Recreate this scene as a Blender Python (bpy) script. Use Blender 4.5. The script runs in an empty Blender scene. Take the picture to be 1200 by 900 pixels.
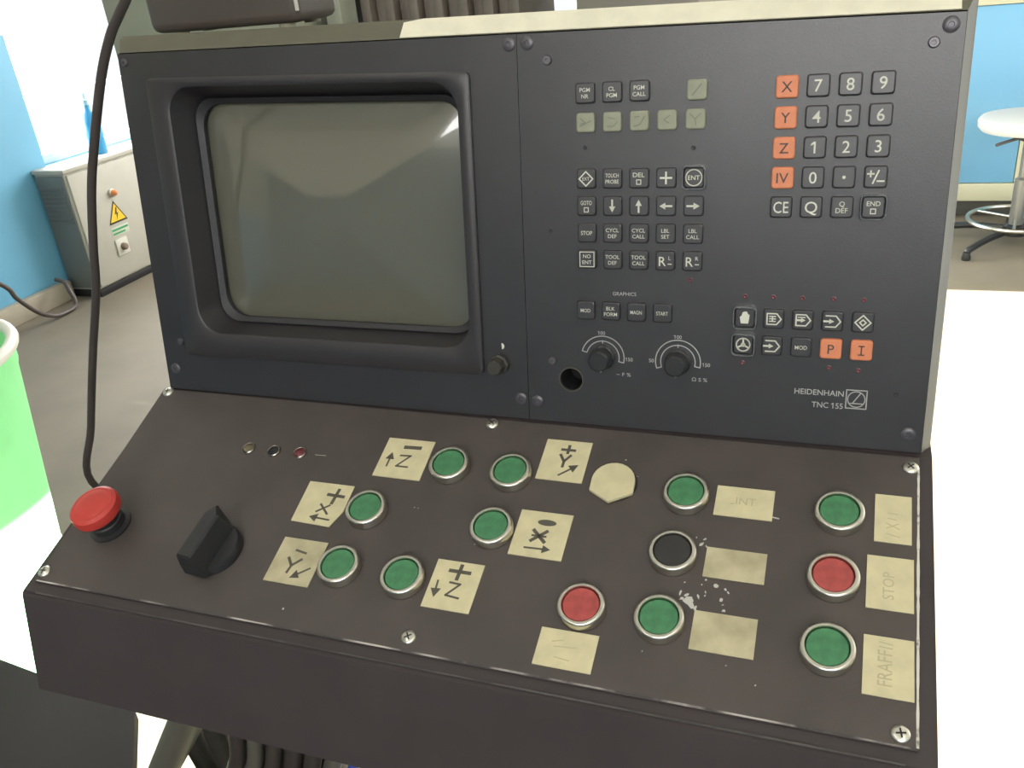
import bpy, bmesh, math, random
from mathutils import Matrix, Vector
random.seed(7)
S = bpy.context.scene
COL = S.collection
rad = math.radians

# ------------------------------------------------------------------ camera
CAM = Vector((0.2605, -0.5746, 1.4333))
ax, ay, az = rad(-26.0673), rad(6.0950), rad(22.4171)
Rm = (Matrix.Rotation(az, 3, 'Z') @ Matrix.Rotation(ax, 3, 'X') @ Matrix.Rotation(ay, 3, 'Y'))
right, fwd, up = Rm.col[0], Rm.col[1], Rm.col[2]
cd = bpy.data.cameras.new('camera')
cd.sensor_fit = 'HORIZONTAL'; cd.sensor_width = 36.0; cd.lens = 1034.26 / 1200 * 36
cd.clip_start = 0.02; cd.clip_end = 100
cam = bpy.data.objects.new('camera', cd); COL.objects.link(cam)
M3 = Matrix((right, up, -fwd)).transposed()
cam.matrix_world = Matrix.Translation(CAM) @ M3.to_4x4()
S.camera = cam

# ------------------------------------------------------------------ light
S.view_settings.view_transform = 'Standard'; S.view_settings.look = 'None'
S.view_settings.gamma = 1.0; S.view_settings.use_curve_mapping = False
S.view_settings.exposure = 0.1
W = bpy.data.worlds.new('sky'); S.world = W; W.use_nodes = True
W.node_tree.nodes['Background'].inputs[0].default_value = (0.85, 0.93, 1.0, 1)
W.node_tree.nodes['Background'].inputs[1].default_value = 1.2
sl = bpy.data.lights.new('sun', 'SUN'); sl.energy = 52; sl.angle = rad(0.6); sl.color = (1, 0.96, 0.88)
sun = bpy.data.objects.new('sun', sl); COL.objects.link(sun)
sun.rotation_euler = Vector((-1, 0, -0.45)).to_track_quat('-Z', 'Y').to_euler()
def area(name, loc, direction, sx, sy, power, color=(1, 1, 1)):
    l = bpy.data.lights.new(name, 'AREA'); l.shape = 'RECTANGLE'; l.size = sx; l.size_y = sy
    l.energy = power; l.color = color
    o = bpy.data.objects.new(name, l); COL.objects.link(o); o.location = loc
    o.rotation_euler = Vector(direction).to_track_quat('-Z', 'Z').to_euler()
    return o
area('daylight_left_window', (-3.81, 3.75, 1.62), (1, 0, 0), 1.70, 1.85, 150, (0.98, 0.98, 0.97))
area('daylight_doorway', (2.45, 1.75, 1.02), (-1, 0, 0), 3.0, 2.0, 40, (1, 0.98, 0.94))
area('added_front_daylight', (0.75, -3.36, 2.40), (0, 1, 0), 2.5, 0.95, 75, (1, 0.98, 0.95))  # unseen window light added for sheen on the upper panel
area('daylight_back_window', (-1.3, 4.82, 1.65), (0, -1, 0), 1.9, 1.5, 120, (1, 0.98, 0.95))

# ------------------------------------------------------------------ materials
MATS = {}
def mat(name, col, rough=0.5, metal=0.0, spec=0.5, var=0.0, vscale=20.0, bump=0.0, bscale=300.0, col2=None,
        coat=0.0, emit=None, lo=0.35, hi=0.65, trans=0.0, detail=4.0):
    if name in MATS: return MATS[name]
    m = bpy.data.materials.new(name); m.use_nodes = True; nt = m.node_tree
    b = nt.nodes['Principled BSDF']
    b.inputs['Base Color'].default_value = (*col, 1); b.inputs['Roughness'].default_value = rough
    b.inputs['Metallic'].default_value = metal; b.inputs['Specular IOR Level'].default_value = spec
    b.inputs['Coat Weight'].default_value = coat
    if trans: b.inputs['Transmission Weight'].default_value = trans
    if emit: b.inputs['Emission Color'].default_value = (*emit[0], 1); b.inputs['Emission Strength'].default_value = emit[1]
    if var or col2 or bump: tc = nt.nodes.new('ShaderNodeTexCoord')
    if var or col2:
        n = nt.nodes.new('ShaderNodeTexNoise'); n.inputs['Scale'].default_value = vscale; n.inputs['Detail'].default_value = detail
        nt.links.new(tc.outputs['Object'], n.inputs['Vector'])
        r = nt.nodes.new('ShaderNodeValToRGB'); c2 = col2 or tuple(c * (1 - var) for c in col)
        r.color_ramp.elements[0].position = lo; r.color_ramp.elements[1].position = hi
        r.color_ramp.elements[0].color = (*c2, 1); r.color_ramp.elements[1].color = (*col, 1)
        nt.links.new(n.outputs['Fac'], r.inputs['Fac']); nt.links.new(r.outputs['Color'], b.inputs['Base Color'])
    if bump:
        n2 = nt.nodes.new('ShaderNodeTexNoise'); n2.inputs['Scale'].default_value = bscale
        nt.links.new(tc.outputs['Object'], n2.inputs['Vector'])
        bp = nt.nodes.new('ShaderNodeBump'); bp.inputs['Strength'].default_value = bump; bp.inputs['Distance'].default_value = 0.001
        nt.links.new(n2.outputs['Fac'], bp.inputs['Height']); nt.links.new(bp.outputs['Normal'], b.inputs['Normal'])
    MATS[name] = m
    return m
PANEL = mat('dark_panel_enamel', (0.028, 0.026, 0.0285), 0.37, spec=0.75, var=0.15, vscale=30, bump=0.08, bscale=900)
PLATE = mat('dark_plate_enamel', (0.071, 0.058, 0.054), 0.50, var=0.18, vscale=18, bump=0.10, bscale=900)
BOX = mat('dark_box_enamel', (0.044, 0.034, 0.035), 0.6, var=0.15, vscale=18, bump=0.08, bscale=900)
OLIVE = mat('olive_grey_enamel', (0.115, 0.108, 0.074), 0.5, var=0.12, vscale=25, bump=0.05, bscale=600)
CREAM = mat('cream_strip_matt', (0.74, 0.70, 0.55), 0.6, var=0.10, vscale=60)
BEZEL = mat('black_bezel_plastic', (0.033, 0.030, 0.032), 0.40, bump=0.06, bscale=1200)
FUNNEL = mat('matt_black_plastic', (0.020, 0.019, 0.022), 0.5)
GLASS = mat('picture_tube_glass', (0.115, 0.112, 0.086), 0.14, spec=0.6, coat=1.0)
GLASS.node_tree.nodes['Principled BSDF'].inputs['Coat IOR'].default_value = 1.6
KEYB = mat('black_key_plastic', (0.028, 0.026, 0.0285), 0.37, spec=0.75)
KEYG = mat('grey_key_plastic', (0.275, 0.28, 0.20), 0.5, var=0.1, vscale=200)
KEYO = mat('orange_key_plastic', (0.68, 0.225, 0.105), 0.5, var=0.08, vscale=200)
WELL = mat('key_well_black', (0.016, 0.016, 0.018), 0.6)
WELLK = mat('key_surround_enamel', (0.026, 0.024, 0.026), 0.45)
PIT = mat('open_hole_black', (0.006, 0.006, 0.007), 0.8)
PRINT = mat('white_print', (0.62, 0.62, 0.52), 0.6)
PRINTD = mat('pale_panel_print', (0.42, 0.42, 0.40), 0.6)
INK = mat('dark_key_print', (0.07, 0.045, 0.04), 0.6)
INKG = mat('faded_key_print', (0.16, 0.17, 0.12), 0.6)
GUARD = mat('clear_key_guard', (0.55, 0.57, 0.58), 0.18, spec=0.8, trans=0.75)
CHROME = mat('satin_chrome', (0.62, 0.59, 0.52), 0.28, metal=1.0)
STEEL = mat('screw_steel', (0.70, 0.68, 0.60), 0.3, metal=1.0)
DSCREW = mat('blackened_screw', (0.13, 0.12, 0.13), 0.4, metal=0.6)
GREEN = mat('green_button_lens', (0.062, 0.225, 0.100), 0.45, var=0.28, vscale=160, bump=0.15, bscale=900)
RED = mat('red_button_lens', (0.42, 0.072, 0.066), 0.45, var=0.25, vscale=160, bump=0.15, bscale=900)
BLACKB = mat('black_button_lens', (0.028, 0.027, 0.026), 0.5)
ESTOP = mat('red_mushroom_plastic', (0.52, 0.045, 0.035), 0.42, var=0.15, vscale=60)
KNOB = mat('black_knob_plastic', (0.022, 0.022, 0.024), 0.38)
LAB = mat('yellowed_label_plastic', (0.61, 0.55, 0.345), 0.5, var=0.14, vscale=70)
LABD = mat('dirty_label_plastic', (0.54, 0.49, 0.32), 0.55, col2=(0.33, 0.29, 0.18), vscale=45, lo=0.3, hi=0.72)
MARK = mat('black_marker_ink', (0.085, 0.078, 0.06), 0.7)
FAINT = mat('faded_pencil', (0.43, 0.385, 0.245), 0.7)
CHIP = mat('bare_metal_chip', (0.50, 0.49, 0.45), 0.5)
WORN = mat('worn_bare_edge', (0.60, 0.57, 0.50), 0.4, col2=(0.05, 0.046, 0.044), vscale=160, lo=0.28, hi=0.44, detail=6)
WORNF = mat('scuffed_front_edge', (0.46, 0.42, 0.39), 0.45, col2=(0.045, 0.040, 0.040), vscale=28, lo=0.45, hi=0.62, detail=6)
LEDR = mat('dark_red_lens', (0.12, 0.020, 0.028), 0.3)
LEDY = mat('amber_brown_lens', (0.12, 0.095, 0.055), 0.35)
CABLE = mat('black_rubber_cable', (0.055, 0.044, 0.040), 0.5)

# ------------------------------------------------------------------ helpers
def tag(o, label=None, cat=None, group=None, kind=None):
    if label: o['label'] = label
    if cat: o['category'] = cat
    if group: o['group'] = group
    if kind: o['kind'] = kind
    return o
def empty(name, loc, rz=0.0):
    o = bpy.data.objects.new(name, None); COL.objects.link(o); o.location = loc; o.rotation_euler = (0, 0, rz)
    o.empty_display_size = 0.05
    return o
def link(name, me, m=None, parent=None, mtx=None):
    o = bpy.data.objects.new(name, me); COL.objects.link(o)
    if m is not None and not me.materials: me.materials.append(m)
    if parent: o.parent = parent
    if mtx is not None: o.matrix_basis = mtx
    return o
def mesh_of(name, bm, smooth=False):
    bmesh.ops.recalc_face_normals(bm, faces=bm.faces[:])
    me = bpy.data.meshes.new(name); bm.to_mesh(me); bm.free()
    if smooth:
        for p in me.polygons: p.use_smooth = True
        try: me.set_sharp_from_angle(angle=rad(38))
        except Exception: pass
    return me
def rings_mesh(name, rings, cap0=True, cap1=True, smooth=False, closed=False):
    bm = bmesh.new(); R = [[bm.verts.new(p) for p in r] for r in rings]
    seq = list(zip(R[:-1], R[1:])) + ([(R[-1], R[0])] if closed else [])
    for a, b in seq:
        n = len(a)
        for i in range(n): bm.faces.new((a[i], a[(i + 1) % n], b[(i + 1) % n], b[i]))
    if not closed:
        if cap0: bm.faces.new(R[0][::-1])
        if cap1: bm.faces.new(R[-1])
    return mesh_of(name, bm, smooth)
def rrect(x0, x1, y0, y1, r, h=0.0, n=4):
    pts = []
    for cx, cy, a0 in ((x1 - r, y1 - r, 0), (x0 + r, y1 - r, 90), (x0 + r, y0 + r, 180), (x1 - r, y0 + r, 270)):
        for i in range(n + 1):
            a = rad(a0 + 90 * i / n); pts.append((cx + r * math.cos(a), cy + r * math.sin(a), h))
    return pts
def circ(r, h, n=24, cx=0, cy=0):
    return [(cx + r * math.cos(2 * math.pi * i / n), cy + r * math.sin(2 * math.pi * i / n), h) for i in range(n)]
def lathe(name, prof, n=28, smooth=True, cap0=True, cap1=True):
    return rings_mesh(name, [circ(r, h, n) for r, h in prof], cap0, cap1, smooth)
def box_mesh(name, x0, x1, y0, y1, z0, z1, bev=0.0, seg=2):
    bm = bmesh.new()
    bmesh.ops.create_cube(bm, size=1.0)
    for v in bm.verts:
        v.co = Vector(((x0 + x1) / 2 + v.co.x * (x1 - x0), (y0 + y1) / 2 + v.co.y * (y1 - y0), (z0 + z1) / 2 + v.co.z * (z1 - z0)))
    if bev: bmesh.ops.bevel(bm, geom=bm.edges[:], offset=bev, segments=seg, profile=0.5, affect='EDGES')
    return mesh_of(name, bm, bool(bev))
def smooth_path(pts, sub=8):
    P = [Vector(p) for p in pts]; out = []
    for i in range(len(P) - 1):
        p0 = P[max(i - 1, 0)]; p1 = P[i]; p2 = P[i + 1]; p3 = P[min(i + 2, len(P) - 1)]
        for k in range(sub):
            t = k / sub
            out.append(0.5 * ((2 * p1) + (p2 - p0) * t + (2 * p0 - 5 * p1 + 4 * p2 - p3) * t * t + (3 * p1 - p0 - 3 * p2 + p3) * t ** 3))
    out.append(P[-1]); return out
def tube_mesh(name, pts, r, n=10, sub=8):
    P = smooth_path(pts, sub) if sub > 1 else [Vector(p) for p in pts]
    rings = []; ref = None
    for i, p in enumerate(P):
        t = (P[min(i + 1, len(P) - 1)] - P[max(i - 1, 0)]).normalized()
        if ref is None:
            ref = t.orthogonal().normalized()
        ref = (ref - t * ref.dot(t)).normalized(); bi = t.cross(ref)
        rings.append([tuple(p + (ref * math.cos(2 * math.pi * k / n) + bi * math.sin(2 * math.pi * k / n)) * r) for k in range(n)])
    return rings_mesh(name, rings, smooth=True)
def torus_mesh(name, R, r, n=40, m=8, z=0):
    rings = []
    for i in range(n):
        a = 2 * math.pi * i / n
        rings.append([((R + r * math.cos(2 * math.pi * k / m)) * math.cos(a), (R + r * math.cos(2 * math.pi * k / m)) * math.sin(a), z + r * math.sin(2 * math.pi * k / m)) for k in range(m)])
    return rings_mesh(name, rings, closed=True, smooth=True)
def curve_plate(name, outlines, thick, bev=0.0):
    """flat plate with holes: outlines = list of closed 2-D loops, first one the outer; z from -thick to 0"""
    cu = bpy.data.curves.new(name, 'CURVE'); cu.dimensions = '2D'; cu.fill_mode = 'BOTH'
    for o in outlines:
        sp = cu.splines.new('POLY'); sp.points.add(len(o) - 1); sp.use_cyclic_u = True
        for q, p in zip(sp.points, o): q.co = (p[0], p[1], 0, 1)
    cu.extrude = thick / 2 - bev; cu.bevel_depth = bev; cu.bevel_resolution = 1
    ob = bpy.data.objects.new('tmp', cu); COL.objects.link(ob)
    dg = bpy.context.evaluated_depsgraph_get(); me = bpy.data.meshes.new_from_object(ob.evaluated_get(dg))
    bpy.data.objects.remove(ob); bpy.data.curves.remove(cu)
    me.name = name; me.materials.clear()
    for v in me.vertices: v.co.z -= thick / 2
    return me
FONT_CACHE = {}
def text_geo(txt):
    """triangulated outline of a word: verts (centred, cap height 1) and faces"""
    if txt in FONT_CACHE: return FONT_CACHE[txt]
    cu = bpy.data.curves.new('t', 'FONT'); cu.body = txt; cu.align_x = 'CENTER'; cu.size = 1.0; cu.resolution_u = 3
    cu.offset = 0.004
    ob = bpy.data.objects.new('tmp', cu); COL.objects.link(ob)
    dg = bpy.context.evaluated_depsgraph_get(); me = bpy.data.meshes.new_from_object(ob.evaluated_get(dg))
    bpy.data.objects.remove(ob); bpy.data.curves.remove(cu)
    vs = [(v.co.x, v.co.y) for v in me.vertices]; fs = [tuple(p.vertices) for p in me.polygons]
    bpy.data.meshes.remove(me)
    x0 = min(v[0] for v in vs); x1 = max(v[0] for v in vs); capx = 0.70
    if '1' in txt:   # give the plain upright one its flag
        for i, ch in enumerate(txt):
            if ch != '1': continue
            c2 = bpy.data.curves.new('t', 'FONT'); c2.body = txt[:i + 1]; c2.align_x = 'LEFT'; c2.size = 1.0
            c3 = bpy.data.curves.new('t', 'FONT'); c3.body = txt; c3.align_x = 'LEFT'; c3.size = 1.0
            xs = []
            for c in (c2, c3):
                ob = bpy.data.objects.new('tmp', c); COL.objects.link(ob); dg = bpy.context.evaluated_depsgraph_get()
                m_ = bpy.data.meshes.new_from_object(ob.evaluated_get(dg)); xs.append((min(v.co.x for v in m_.vertices), max(v.co.x for v in m_.vertices)))
                bpy.data.objects.remove(ob); bpy.data.meshes.remove(m_); bpy.data.curves.remove(c)
            xe = xs[0][1] - xs[1][0] + x0; b = len(vs)
            vs += [(xe - 0.04, capx), (xe - 0.10, capx), (xe - 0.27, capx - 0.14), (xe - 0.27, capx - 0.25), (xe - 0.04, capx - 0.11)]
            fs.append((b, b + 1, b + 2, b + 3, b + 4))
    vs = [((x - (x0 + x1) / 2) / capx, (y - capx / 2) / capx) for x, y in vs]
    FONT_CACHE[txt] = (vs, fs, (x1 - x0) / capx)
    return FONT_CACHE[txt]
class Ink:
    """flat print: words and strokes laid at height z, joined into one thin mesh"""
    def __init__(s, z=0.00015): s.v = []; s.f = []; s.z = z
    def word(s, txt, x, y, cap, width=None, rot=0.0, shear=0.0):
        vs, fs, w = text_geo(txt); sx = cap if width is None else width / w; b = len(s.v)
        c, n = math.cos(rot), math.sin(rot)
        for a, d in vs:
            px = a * sx + shear * d * cap; py = d * cap
            s.v.append((x + px * c - py * n, y + px * n + py * c, s.z))
        s.f += [tuple(b + i for i in f) for f in fs]; return s
    def line(s, pts, w, closed=False):
        P = [Vector(p) for p in pts]; segs = list(zip(P[:-1], P[1:])) + ([(P[-1], P[0])] if closed else [])
        for a, b_ in segs:
            d = (b_ - a); L = d.length
            if L < 1e-9: continue
            d /= L; nn = Vector((-d.y, d.x)) * w / 2; e = d * w * 0.35; b = len(s.v)
            for q in (a - e - nn, b_ + e - nn, b_ + e + nn, a - e + nn): s.v.append((q.x, q.y, s.z))
            s.f.append((b, b + 1, b + 2, b + 3))
        return s
    def poly(s, pts):
        b = len(s.v); s.v += [(p[0], p[1], s.z) for p in pts]; s.f.append(tuple(range(b, b + len(pts)))); return s
    def arc(s, cx, cy, r, a0, a1, w, n=20):
        return s.line([(cx + r * math.cos(rad(a0 + (a1 - a0) * i / n)), cy + r * math.sin(rad(a0 + (a1 - a0) * i / n))) for i in range(n + 1)], w)
    def arrow(s, x0, y0, x1, y1, w, head):
        a = Vector((x0, y0)); b = Vector((x1, y1)); d = (b - a).normalized(); nn = Vector((-d.y, d.x))
        s.line([a, b - d * head * 0.6], w)
        return s.poly([b, b - d * head + nn * head * 0.55, b - d * head - nn * head * 0.55])
    def build(s, name, m, parent, mtx=None):
        me = bpy.data.meshes.new(name); me.from_pydata(s.v, [], s.f); me.update()
        return link(name, me, m, parent, mtx)
mm = 0.001

# ------------------------------------------------------------------ the room
def struct(name, me, m, parent=None):
    o = link(name, me, m, parent)
    if parent is None: o['kind'] = 'structure'
    return o
FLOOR = mat('grey_beige_floor_coating', (0.225, 0.193, 0.150), 0.62, spec=0.25, var=0.14, vscale=3.5, detail=8)
BLUE = mat('sky_blue_wall_paint', (0.165, 0.445, 0.66), 0.5, var=0.08, vscale=2)
BLUED = mat('deep_blue_wall_paint', (0.055, 0.17, 0.27), 0.5, var=0.08, vscale=2)
CREAMW = mat('cream_wall_paint', (0.74, 0.72, 0.63), 0.6, var=0.06, vscale=2)
CEIL = mat('white_ceiling_paint', (0.72, 0.72, 0.70), 0.7, var=0.05, vscale=2)
CURB = mat('beige_curb_paint', (0.42, 0.37, 0.29), 0.6, var=0.12, vscale=8)
FRAMEW = mat('white_window_frame', (0.78, 0.78, 0.76), 0.5)
PANE = bpy.data.materials.new('thin_window_glass'); PANE.use_nodes = True
_n = PANE.node_tree; _n.nodes.remove(_n.nodes['Principled BSDF'])
_t = _n.nodes.new('ShaderNodeBsdfTransparent'); _g = _n.nodes.new('ShaderNodeBsdfGlossy'); _g.inputs['Roughness'].default_value = 0.02
_x = _n.nodes.new('ShaderNodeMixShader'); _x.inputs[0].default_value = 0.06
_n.links.new(_t.outputs[0], _x.inputs[1]); _n.links.new(_g.outputs[0], _x.inputs[2]); _n.links.new(_x.outputs[0], _n.nodes['Material Output'].inputs[0])
X0, X1, Y0, Y1, H = -3.6, 2.3, -3.2, 4.7, 3.1
struct('floor', box_mesh('floor', X0 - 0.2, X1 + 0.2, Y0 - 0.2, Y1 + 0.2, -0.1, 0), FLOOR)
struct('ceiling', box_mesh('ceiling', X0 - 0.2, X1 + 0.2, Y0 - 0.2, Y1 + 0.2, H, H + 0.1), CEIL)
def wall(name, axis, pos, thick, a0, a1, holes, paint):
    """wall slab along an axis with real openings: holes = (a0, a1, z0, z1); paint = (z split, lower material, upper material)"""
    cuts = sorted({a0, a1, *[h[0] for h in holes], *[h[1] for h in holes]})
    zc = sorted({0.0, H, paint[0], *[h[2] for h in holes], *[h[3] for h in holes]})
    bm = bmesh.new()
    me_mats = [paint[1], paint[2]]
    for i in range(len(cuts) - 1):
        for j in range(len(zc) - 1):
            ca, cz = (cuts[i] + cuts[i + 1]) / 2, (zc[j] + zc[j + 1]) / 2
            if any(h[0] < ca < h[1] and h[2] < cz < h[3] for h in holes): continue
            r = bmesh.ops.create_cube(bm, size=1.0)
            for v in r['verts']:
                a = (cuts[i] + cuts[i + 1]) / 2 + v.co.x * (cuts[i + 1] - cuts[i]); t = pos + v.co.y * thick
                z = cz + v.co.z * (zc[j + 1] - zc[j])
                v.co = Vector((t, a, z)) if axis == 'y' else Vector((a, t, z))
            for f in {f for v in r['verts'] for f in v.link_faces}: f.material_index = 0 if cz < paint[0] else 1
    me = bpy.data.meshes.new(name)
    bmesh.ops.recalc_face_normals(bm, faces=bm.faces[:]); bm.to_mesh(me); bm.free()
    for m in me_mats: me.materials.append(m)
    o = bpy.data.objects.new(name, me); COL.objects.link(o); o['kind'] = 'structure'
    return o
WL = (2.87, 4.62, 0.66, 2.55)
wall('wall_left', 'y', X0 - 0.1, 0.2, Y0, Y1, [WL], (1.30, BLUE, CREAMW))
wall('wall_right', 'y', X1 + 0.1, 0.2, Y0, Y1, [(0.22, 3.25, 0.0, 2.17)], (1.30, BLUE, CREAMW))
WB = (-2.3, -0.35, 0.88, 2.45)
wall('wall_back', 'x', Y1 + 0.1, 0.2, X0 - 0.2, X1 + 0.2, [WB], (0.08, CURB, CREAMW))
WF = (-0.55, 2.05, 1.88, 2.92)
wall('wall_front', 'x', Y0 - 0.1, 0.2, X0 - 0.2, X1 + 0.2, [WF], (1.78, BLUED, CREAMW))
struct('baseboard_left', box_mesh('baseboard_left', X0, X0 + 0.05, Y0, 2.75, 0, 0.10, 0.006), CURB)
def window(name, axis, pos, a0, a1, z0, z1, bars_a, bars_z):
    t = 0.05; fr = empty(name, (0, 0, 0)); fr['kind'] = 'structure'
    def bar(n, b0, b1, c0, c1):
        d0, d1 = pos - 0.025, pos + 0.025
        me = box_mesh(n, d0, d1, b0, b1, c0, c1, 0.004) if axis == 'y' else box_mesh(n, b0, b1, d0, d1, c0, c1, 0.004)
        link(n, me, FRAMEW, fr)
    bar('window_frame', a0, a0 + t, z0, z1); bar('window_frame', a1 - t, a1, z0, z1)
    bar('window_frame', a0 + t, a1 - t, z0, z0 + t); bar('window_frame', a0 + t, a1 - t, z1 - t, z1)
    As = [a0 + t] + bars_a + [a1 - t]; Zs = [z0 + t] + bars_z + [z1 - t]
    for a in bars_a: bar('window_bar', a - 0.018, a + 0.018, z0 + t, z1 - t)
    for z in bars_z: bar('window_bar', a0 + t, a1 - t, z - 0.018, z + 0.018)
    for b0, b1 in zip(As[:-1], As[1:]):
        for c0, c1 in zip(Zs[:-1], Zs[1:]):
            d0, d1 = pos - 0.002, pos + 0.002
            link('window_pane', box_mesh('window_pane', d0, d1, b0, b1, c0, c1) if axis == 'y' else box_mesh('window_pane', b0, b1, d0, d1, c0, c1), PANE, fr)
window('window_1', 'y', X0 - 0.12, *WL, [3.75], [0.98])
window('added_front_window', 'x', Y0 - 0.12, *WF, [0.32, 1.18], [])  # added window, placed to mirror in the upper panel's top right
window('window_2', 'x', Y1 + 0.12, *WB, [-1.3], [])

# ceiling fittings added out of view as general fill light
TUBE = mat('fill_tube_glow', (1, 1, 1), 0.4, emit=((1.0, 0.94, 0.84), 12.0))
HOUS = mat('white_fitting_steel', (0.75, 0.75, 0.73), 0.5)
for i, (x, y, lab) in enumerate(((-0.9, -1.3, 'added fill-light ceiling fitting behind the console operator, over the window side'), (1.1, -1.3, 'added fill-light ceiling fitting behind the console operator, over the doorway side'))):
    r = tag(empty('added_ceiling_light', (x, y, H - 0.10)), lab, 'added ceiling light', 'added ceiling fill lights')
    link('fitting_body', box_mesh('fitting_body', -0.10, 0.10, -0.65, 0.65, 0.03, 0.10, 0.006), HOUS, r)
    for k in (-0.05, 0.05): link('fill_tube', tube_mesh('fill_tube', [(k, -0.60, 0.0), (k, 0.60, 0.0)], 0.018, 10, 1), TUBE, r)
    link('end_cap', box_mesh('end_cap', -0.08, 0.08, -0.63, -0.60, -0.02, 0.03, 0.003), HOUS, r)
    link('end_cap', box_mesh('end_cap', -0.08, 0.08, 0.60, 0.63, -0.02, 0.03, 0.003), HOUS, r)

# ------------------------------------------------------------------ the console
TU, TL = rad(9.5383), rad(20.7351)
HZ = 1.10
ROOT = Vector((0.0, 0.0, 0.0))
con = tag(empty('control_console', ROOT), 'black machine control console with built-in screen, keypads and round push buttons', 'control console')
MU = Matrix(((1, 0, 0, 0), (0, math.sin(TU), -math.cos(TU), 0), (0, math.cos(TU), math.sin(TU), HZ), (0, 0, 0, 1)))
ML = Matrix(((1, 0, 0, 0), (0, math.cos(TL), -math.sin(TL), 0), (0, math.sin(TL), math.cos(TL), HZ), (0, 0, 0, 1)))
def U(u, v, h=0.0, rz=0.0): return MU @ Matrix.Translation((u * mm, v * mm, h * mm)) @ Matrix.Rotation(rz, 4, 'Z')
def L(u, v, h=0.0, rz=0.0): return ML @ Matrix.Translation((u * mm, -v * mm, h * mm)) @ Matrix.Rotation(rz, 4, 'Z')
def sc(pts): return [tuple(c * mm for c in p) for p in pts]

# upper housing: sheet-metal hood with chamfered rim (top edge drops slightly to one side)
def topv(u): return 286.0 - u * 6.0 / 326
bm = bmesh.new()
CH = 13.0; D = 215.0
def ring(h, ins, lift):
    a = 326 - ins * 0.65; return [bm.verts.new((x * mm, y * mm, h * mm)) for x, y in ((-a, -6), (a, -6), (a, topv(a) + lift), (-a, topv(-a) + lift))]
r0 = ring(-3.0, 10, 0.0); r1 = ring(-14.0, 0, 14.0); r2 = ring(-D, 0, 14.0)
for a, b in ((r0, r1), (r1, r2)):
    for i in range(4): bm.faces.new((a[i], a[(i + 1) % 4], b[(i + 1) % 4], b[i]))
bm.faces.new(r2[::-1])   # the front stays open behind the panels
bmesh.ops.bevel(bm, geom=[e for e in bm.edges if all(v in r1 for v in e.verts)], offset=0.003, segments=2, affect='EDGES')
link('upper_housing', mesh_of('upper_housing', bm), OLIVE, con, MU)['label'] = 'olive grey sheet-metal hood'
# raised cream strip along the chamfer
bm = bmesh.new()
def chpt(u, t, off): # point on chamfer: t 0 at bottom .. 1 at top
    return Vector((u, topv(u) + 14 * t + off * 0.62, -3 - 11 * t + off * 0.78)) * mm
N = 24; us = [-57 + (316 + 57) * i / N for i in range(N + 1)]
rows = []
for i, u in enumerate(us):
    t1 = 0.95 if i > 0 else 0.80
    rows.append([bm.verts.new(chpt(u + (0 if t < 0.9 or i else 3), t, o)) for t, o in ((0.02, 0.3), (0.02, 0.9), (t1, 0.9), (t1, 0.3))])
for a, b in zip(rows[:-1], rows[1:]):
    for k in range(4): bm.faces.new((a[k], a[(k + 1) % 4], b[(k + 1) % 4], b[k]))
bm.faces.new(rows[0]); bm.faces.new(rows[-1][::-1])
link('cream_strip', mesh_of('cream_strip', bm), CREAM, con, MU)['label'] = 'long cream strip'

# two dark front panels
hole = [(70.5 + 9 * math.cos(2 * math.pi * i / 28), 34.4 + 9 * math.sin(2 * math.pi * i / 28)) for i in range(28)]
def pan(u0, u1): return [(u0, -1), (u1, -1), (u1, topv(u1) - 1), (u0, topv(u0) - 1)]
def warp(u, v): # the monitor bezel sits slightly out of square
    return v + max(0.0, (v - 35)) / 230.0 * (4.8 - (u + 300) / 300.0 * 9.0)
op = [(x, warp(x, y)) for x, y, _ in rrect(-274, -8, 52, 262, 24, 0, 6)]
link('monitor_panel', curve_plate('monitor_panel', [sc(pan(-319, 35.1)), sc(op)], 3.0 * mm), PANEL, con, MU)
link('keypad_panel', curve_plate('keypad_panel', [sc(pan(35.5, 319)), sc(hole)], 3.0 * mm), PANEL, con, MU)
link('cable_hole', lathe('cable_hole', [(9.2 * mm, -0.0005), (9.2 * mm, -0.030), (0.001, -0.030)], 28, cap0=False), PIT, con, U(70.5, 34.4, -0.5))
link('hole_rim', torus_mesh('hole_rim', 9.3 * mm, 0.5 * mm, 32, 6), mat('bare_hole_rim', (0.085, 0.08, 0.055), 0.5), con, U(70.5, 34.4, 0))

# monitor: raised bezel frame, funnel, picture tube
def W3(pts, h): return [(x * mm, warp(x, y) * mm, h * mm) for x, y, _ in pts]
o1 = rrect(-291, -1, 34, 266, 5, 0, 6); o2 = rrect(-289.5, -2.5, 35.5, 264.5, 4, 0, 6)
i1 = rrect(-273, -9, 53, 261, 24, 0, 6); i2 = rrect(-271, -11, 55, 259, 22, 0, 6)
me = rings_mesh('bezel', [W3(o1, 0), W3(o1, 3.2), W3(o2, 4.2), W3(i1, 4.2), W3(i2, 3.2), W3(rrect(-268, -13, 57.5, 256, 21, 0, 6), -6),
                          W3(rrect(-262, -14, 62, 250, 18, 0, 6), -24), W3(rrect(-284, -4, 44, 262, 20, 0, 6), -26), W3(o1, -1)], closed=True, smooth=True)
bez = link('monitor', me, BEZEL, con, MU)
bez['label'] = 'black monitor bezel with rounded opening'
def tube_rings():
    R = []
    base = rrect(-266, -12, 58, 252, 20, 0, 6); cx, cy = -139, 155
    for k in range(0, 9):
        t = 1 - k / 9.0; h = -27 + 13 * (1 - t * t)
        R.append([((cx + (x - cx) * t) * mm, warp(cx + (x - cx) * t, cy + (y - cy) * t) * mm, h * mm) for x, y, _ in base])
    return R
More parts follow.
